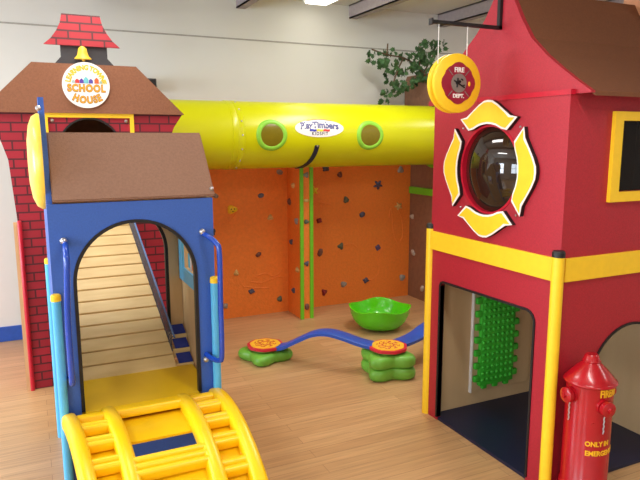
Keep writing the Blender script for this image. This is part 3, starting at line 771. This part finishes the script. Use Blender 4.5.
HC = {'grey': (150, 148, 140), 'blue': (100, 104, 122), 'navy': (78, 80, 104), 'tan': (222, 184, 112), 'yellow': (244, 204, 40), 'brown': (116, 74, 64), 'maroon': (132, 34, 40), 'green': (92, 102, 84), 'purple': (96, 78, 118), 'light': (186, 176, 162)}
for k in HC: M['h_' + k] = mat('hold_' + k, HC[k], .6, .15, 60, .2, 120)
def hold(p, nrm, r, col, kind=0, seed=0):
    rnd = random.Random(seed); p = Vector(p); nrm = Vector(nrm)
    bm = new(); bmesh.ops.create_icosphere(bm, subdivisions=3, radius=1.0)
    side = Vector((0, 0, 1)).cross(nrm).normalized(); up = Vector((0, 0, 1))
    ph = rnd.uniform(0, 6); lob = rnd.choice((2, 3, 3, 4)); amp = rnd.uniform(.1, .26) if kind == 0 else .42
    ex, ez = rnd.uniform(.85, 1.2), rnd.uniform(.8, 1.1); r = r * (.86 if kind == 0 else .95)
    if kind == 1: lob = 5
    if kind == 2: lob, amp, ex, ez = 3, .16, 1.15, .95
    for v in bm.verts:
        a = math.atan2(v.co.y, v.co.x); f = 1 + amp * math.cos(lob * a + ph) + .06 * math.sin(7 * a + ph * 2)
        if kind == 2: f = 1 + .14 * math.cos(3 * a)
        x, y, z = v.co.x * f * ex * r, v.co.y * f * ez * r, v.co.z * r * .75
        v.co = p + side * x + up * y + nrm * max(z, 0.0)
    o = obj('climbing_hold', bm, M['h_' + col], cw, True, label=col + ' climbing hold')
    if kind == 2:
        b2 = new()
        for dx, dz in ((-.014, .006), (.014, .006), (0.0, -.014)): ball(b2, tuple(p + side * dx + up * dz + nrm * (r * .68)), .006, 8)
        obj('bolt_hole', b2, M['black'], o)
    return o
hl = [(2.192, 1.392, 'grey'), (1.996, 1.174, 'blue'), (2.089, .956, 'tan'), (1.546, 1.192, 'grey'), (1.509, .853, 'navy'), (1.961, .603, 'brown'), (1.732, .441, 'tan'), (1.882, .244, 'navy'), (2.175, .135, 'green'), (1.615, .129, 'grey')]
hr_ = [(2.691, 1.415, 'navy'), (2.849, 1.351, 'brown'), (3.574, 1.382, 'grey'), (2.921, 1.092, 'green'), (3.113, .93, 'navy'), (2.617, .894, 'maroon'), (2.862, .613, 'green'), (3.307, .566, 'purple'), (2.627, .567, 'brown'), (3.621, .208, 'grey'), (3.163, .223, 'navy'), (2.897, .207, 'grey'), (2.672, .148, 'maroon')]
NY = (0, -1, 0); i_ = 0
for x, z, c in hl: i_ += 1; hold((x, OY, z), NY, .034 if c != 'tan' else .032, c, 0, i_)
hold((1.705, OY, 1.054), NY, .045, 'yellow', 2, 1)
for x, z, c in hr_: i_ += 1; hold((x, OY + .01, z), NY, .038, c, 0, i_)
hold((3.297, OY + .01, 1.233), NY, .042, 'navy', 1, 3); hold((2.56, OY + .01, 1.201), NY, .034, 'yellow', 1, 5); hold((3.556, OY + .01, .997), NY, .040, 'tan', 1, 9)
for y, z, c in ((5.38, 1.273, 'tan'), (5.478, 1.109, 'brown'), (5.306, .941, 'grey'), (5.44, .722, 'navy'), (5.293, .468, 'tan'), (5.395, .246, 'navy')):
    i_ += 1; hold((2.268, y, z), (-1, 0, 0), .036, c, 0, i_)
for z, c in ((1.378, 'grey'), (1.14, 'tan'), (.94, 'green'), (.539, 'navy'), (.117, 'brown')):
    i_ += 1; hold((2.327, 5.215, z), NY, .028, c, 0, i_)

# ------------------------------------------------------------------ brown play tree
tr = thing('play_tree', 'brown board play tree with leafy branches above the yellow tube', 'play tree', (3.8, 5.2, 0))
TX = 3.705
bm = new(); panel(bm, 'X', [[(4.45, 0), (5.70, 0), (5.70, 1.2), (5.70, 2.30), (5.66, 2.36), (4.6, 2.36), (4.5, 2.0)], [(TY + (TR + .005) * math.cos(2 * PI * i / 40), ZR + (TR + .005) * math.sin(2 * PI * i / 40)) for i in range(40)]], TX, TX + .03); obj('trunk_panel', bm, M['trunk'], tr)
bm = new(); box(bm, (TX + .03, 5.67, 0), (4.6, 5.70, 2.30)); obj('trunk_side', bm, M['trunk'], tr)
bm = new(); box(bm, (TX - .04, 5.02, 1.135), (TX, 5.52, 1.205), .003); obj('ledge', bm, M['green'], tr, label='lime green ledge strip')
for y, z in ((5.506, .882), (5.467, .493), (5.282, .134)):
    i_ += 1; o = hold((TX, y, z), (-1, 0, 0), .034, 'light', 0, i_); o.parent = tr
    o.data.transform(Matrix.Translation(cw.location - tr.location)); o['label'] = 'pale grey climbing hold'
bm = new(); br = [[(3.78, 5.40, 2.28), (3.66, 5.37, 2.42), (3.45, 5.34, 2.50), (3.25, 5.33, 2.52), (3.08, 5.33, 2.56)], [(3.66, 5.37, 2.42), (3.66, 5.36, 2.55), (3.64, 5.34, 2.66)], [(3.45, 5.34, 2.50), (3.36, 5.3, 2.38), (3.30, 5.3, 2.22)], [(3.72, 5.38, 2.36), (3.80, 5.36, 2.52), (3.88, 5.35, 2.64)], [(3.25, 5.33, 2.52), (3.24, 5.3, 2.62)]]
for b_ in br: tube(bm, spline(b_, 5), .008, 6)
obj('branch', bm, M['wood_br'], tr, True)
cl_pts = [(65, 75), (75, 90), (95, 120), (110, 130), (125, 130), (150, 165), (155, 180), (140, 75), (150, 90), (150, 225), (165, 240), (150, 290), (150, 270), (135, 320), (125, 280), (205, 240), (210, 255), (205, 285), (215, 270), (230, 100), (245, 110), (320, 60), (325, 75), (310, 105), (290, 110), (275, 130), (355, 40), (365, 60), (400, 50), (415, 60), (425, 75), (345, 150), (330, 140), (360, 130), (260, 160), (275, 170), (200, 180), (215, 190), (190, 195), (230, 180), (310, 230), (290, 250), (275, 270), (330, 220), (345, 200), (250, 270), (300, 200), (320, 180), (355, 180), (370, 110), (390, 90), (280, 150), (340, 240), (265, 230), (180, 140)]
def ray_pt(u, v, Y):                             # points of the foliage measured on an upright plane through the branch
    A = (3.096, 2.52); ux = (3.856 - 3.096) / (410 - 65); 
    x = 3.096 + (u - 65) * ux; z = 2.52 + (x - 3.096) * .135 - (v - 75) * .00187
    return Vector((x, Y, z))
bm = new(); rnd = random.Random(11)
lobes = [(0, -.55), (.10, -.40), (.42, -.46), (.34, -.18), (.62, .02), (.34, .14), (.40, .44), (.17, .36), (0, .72), (-.17, .36), (-.40, .44), (-.34, .14), (-.62, .02), (-.34, -.18), (-.42, -.46), (-.10, -.40)]
for (u, v) in cl_pts:
    for q in range(5):
        c = ray_pt(u + rnd.uniform(-14, 14), v + rnd.uniform(-14, 14), 5.34 + rnd.uniform(-.10, .10))
        s = rnd.uniform(.036, .060)
        R_ = Matrix.Rotation(rnd.uniform(0, 6.28), 3, 'Y') @ Matrix.Rotation(rnd.uniform(-.9, .9), 3, 'X') @ Matrix.Rotation(rnd.uniform(-.9, .9), 3, 'Z')
        f0 = bm.verts.new(c + R_ @ Vector((0, -.006, 0))); ring = [bm.verts.new(c + R_ @ Vector((x * s, .004 * math.cos(6 * x), y * s))) for x, y in lobes]
        for i in range(len(ring)): bm.faces.new((f0, ring[i], ring[(i + 1) % len(ring)]))
o = obj('foliage', bm, M['leaf'], tr); o['kind'] = 'stuff'

# ------------------------------------------------------------------ floor toys
# green spinner bowl
BCX, BCY, BR = 2.80, 4.65, .272
bw = thing('spinner_bowl', 'shiny lime green spinner bowl on the floor before the orange wall', 'spinner bowl', (BCX, BCY, 0))
bm = new(); prof_o = [(.0, .0), (.09, .002), (.15, .016), (.205, .046), (.243, .092), (.264, .146), (BR, .20)]; seg = 64
prof_i = [(BR - .014, .198), (.250, .148), (.229, .098), (.190, .056), (.14, .028), (.07, .016), (0, .015)]
allp = prof_o + [(BR + .004, .207), (BR - .006, .209)] + prof_i
lathe(bm, allp, (0, 0, 0), seg)
for v in bm.verts:
    r = math.hypot(v.co.x, v.co.y); a = math.atan2(v.co.y, v.co.x); w = max(0, (r - .1) / (BR - .1)) ** 2
    wave = math.cos(4 * (a + 2.11))
    v.co.z += w * (.013 * wave); k = 1 + w * .02 * wave
    v.co.x *= k; v.co.y *= k; v.co += Vector((BCX, BCY, .0))
obj('bowl_shell', bm, M['green_bowl'], bw, True)

def clover(bm, cx, cy, z0, z1, r, rot, big=1.0):
    n = 64; lv = [(.86, z0), (.96, z0 + .012), (1.0, z0 + .03), (1.0, z1 - .03), (.95, z1 - .010), (.84, z1)]
    rings = []
    for f, z in lv:
        ring = []
        for i in range(n):
            a = 2 * PI * i / n; rr_ = r * (1 + .20 * math.cos(4 * (a - rot))) * f
            ring.append(bm.verts.new((cx + rr_ * math.cos(a), cy + rr_ * math.sin(a), z)))
        rings.append(ring)
    for A, B in zip(rings, rings[1:]):
        for i in range(n): bm.faces.new((A[i], A[(i + 1) % n], B[(i + 1) % n], B[i]))
    bm.faces.new(rings[0][::-1]); bm.faces.new(rings[-1])
def stone(name, label, cx, cy, layers, lh, rot, group=None):
    t_ = thing(name, label, 'stepping stone', (cx, cy, 0), group)
    for k in range(layers):
        bm = new(); clover(bm, cx, cy, k * lh, (k + 1) * lh, .180, rot); obj('clover_base', bm, M['green_stone'], t_, True)
    z = layers * lh
    bm = new(); lathe(bm, [(.095, z), (.095, z + .02)], (cx, cy, 0), 32); obj('neck', bm, M['green_stone'], t_, True)
    bm = new(); n = 10; pts = []
    def oct_(r, n=48):
        o_ = []
        for i in range(n):
            a = 2 * PI * i / n; b = (a + PI / 8) % (PI / 4) - PI / 8
            k = .45 + .55 * math.cos(PI / 8) / math.cos(b) / math.cos(PI / 8)
            o_.append((cx + r * k * math.cos(a + .45 + rot), cy + r * k * math.sin(a + .45 + rot)))
        return o_
    panel(bm, 'Z', [oct_(.136)], z + .02, z + .040)
    dk = obj('disc', bm, M['disc_red'], t_, True, label='red rimmed yellow tread disc')
    bm = new(); panel(bm, 'Z', [oct_(.116)], z + .040, z + .044); obj('disc_face', bm, M['disc_yel'], dk)
    bm = new(); rn = random.Random(4)
    for q in range(9):
        a = 2 * PI * q / 9; c = Vector((cx + .055 * math.cos(a), cy + .055 * math.sin(a), z + .044))
        tube(bm, [c + Vector((.017 * math.cos(b), .017 * math.sin(b), 0)) for b in [a + .5 * j for j in range(9)]], .0038, 6)
    for rr_ in (.022, .082):
        for q in range(4 if rr_ < .05 else 8):
            a0 = q * 2 * PI / (4 if rr_ < .05 else 8)
            tube(bm, [(cx + rr_ * math.cos(a0 + .1 * j), cy + rr_ * math.sin(a0 + .1 * j), z + .044) for j in range(5)], .0035, 6)
    obj('disc_pattern', bm, mat('pattern_red', (196, 70, 40), .5), dk)
    return z
S1, S2, S3 = (1.585, 4.36), (2.285, 3.67), (2.62, 4.5)
S3 = (3.14, 4.0)
stone('stepping_stone', 'low green clover stepping stone at left end of wavy blue plank', S1[0], S1[1], 1, .080, 1.05)
stone('stepping_stone', 'double-stacked green clover stepping stone between two blue planks', S2[0], S2[1], 2, .088, .55)
def plank(label, pts, w):
    bm = new(); P_ = spline(pts, 8); rr_ = []
    for i, p in enumerate(P_):
        t_ = (P_[min(i + 1, len(P_) - 1)] - P_[max(i - 1, 0)]).normalized(); sd = Vector((-t_.y, t_.x, 0)).normalized(); n_ = t_.cross(sd) * -1
        n_ = sd.cross(t_) * -1
        if n_.z < 0: n_ = -n_
        rr_.append([bm.verts.new(p + sd * w + n_ * .010), bm.verts.new(p + sd * (w - .008) + n_ * .014), bm.verts.new(p - sd * (w - .008) + n_ * .014), bm.verts.new(p - sd * w + n_ * .010), bm.verts.new(p - sd * w - n_ * .012), bm.verts.new(p + sd * w - n_ * .012)])
    for A, B in zip(rr_, rr_[1:]):
        for k in range(6): bm.faces.new((A[k], A[(k + 1) % 6], B[(k + 1) % 6], B[k]))
    bm.faces.new(rr_[0]); bm.faces.new(rr_[-1])
    o = obj('balance_plank', bm, M['plank'], None, True); tag(o, label, 'balance plank'); return o
def lerp(a, b, t): return (a[0] + (b[0] - a[0]) * t, a[1] + (b[1] - a[1]) * t)
z1, z2 = .106, .20
ks = [(.115, z1), (.18, .125), (.30, .190), (.42, .248), (.54, .266), (.66, .248), (.78, .218), (.90, z2)]
o = plank('wavy royal blue balance plank humped between the two green stepping stones', [lerp(S1, S2, t_) + (z,) for t_, z in ks], .066); origin(o, lerp(S1, S2, .5) + (.1,))
ks = [(.12, z2), (.25, .197), (.40, .205), (.55, .235), (.72, .25), (.90, .20)]
o = plank('royal blue balance plank rising to the right behind the yellow post', [lerp(S2, S3, t_) + (z,) for t_, z in ks], .070); origin(o, lerp(S2, S3, .5) + (.1,))
stone('stepping_stone', 'green clover stepping stone behind the firehouse', S3[0], S3[1], 2, .088, .55)

# black speaker on the wall behind the school roof
sp2 = thing('wall_speaker', 'small black speaker box on white wall behind the brown schoolhouse roof', 'speaker', (.98, 5.64, 2.12))
bm = new(); box(bm, (.90, 5.56, 2.12), (1.062, 5.70, 2.228), .006); obj('cabinet', bm, M['dark'], sp2)
bm = new(); box(bm, (.915, 5.552, 2.132), (1.05, 5.56, 2.216), .003); obj('grille', bm, M['black'], sp2)
bm = new(); box(bm, (.96, 5.70, 2.15), (1.0, 5.72, 2.20)); obj('bracket', bm, M['black'], sp2)

# ------------------------------------------------------------------ light
w = bpy.data.worlds.new('sky'); sc.world = w; w.use_nodes = True
bg = w.node_tree.nodes['Background']; bg.inputs[0].default_value = (.80, .90, 1.0, 1); bg.inputs[1].default_value = 1.6
def area(name, loc, rot, sx_, sy_, power, col):
    l = bpy.data.lights.new(name, 'AREA'); l.shape = 'RECTANGLE'; l.size = sx_; l.size_y = sy_; l.energy = power; l.color = col
    o = bpy.data.objects.new(name, l); COL.objects.link(o); o.location = loc; o.rotation_euler = rot; return o
for k, (a, b) in enumerate(wins):
    area('window_daylight', (XL - .12, (a + b) / 2, 1.6), (0, -PI / 2, 0), 1.4, 1.5, (105, 115, 190)[k], (.78, .89, 1.0))
for x, y, p in ((-1.6, 3.6, 34), (-1.6, 0.2, 30), (1.3, 1.0, 30), (1.4, -2.2, 24), (4.6, 0.6, 24), (4.6, 3.8, 30), (-1.6, -2.6, 24), (.45, 3.7, 21), (2.55, 3.75, 34)):
    area('unseen_overhead_light', (x, y, 2.955), (0, 0, 0), .25, 1.2, p, (1.0, .975, .93))  # out of view, no fixtures; those over ramp and rear added to brighten them

# ------------------------------------------------------------------ camera
F, pit, rol, yaw = 612.8, .16211, -.00207, .44195
cd = bpy.data.cameras.new('camera'); co = bpy.data.objects.new('camera', cd); COL.objects.link(co)
cd.sensor_width = 36; cd.lens = F / 640 * 36; cd.clip_start = .02
f = Vector((math.sin(yaw) * math.cos(pit), math.cos(yaw) * math.cos(pit), -math.sin(pit)))
rt = Vector((math.cos(yaw), -math.sin(yaw), 0)); up = rt.cross(f)
r2 = rt * math.cos(rol) + up * math.sin(rol); u2 = r2.cross(f)
Mx = Matrix((r2, u2, -f)).transposed().to_4x4(); Mx.translation = (0, 0, 1.7)
co.matrix_world = Mx
sc.camera = co
vs = sc.view_settings; vs.view_transform = 'Standard'; vs.look = 'None'; vs.gamma = 1; vs.use_curve_mapping = False; vs.exposure = -0.10
sc.cycles.max_bounces = 8; sc.cycles.diffuse_bounces = 5; sc.cycles.sample_clamp_indirect = 4
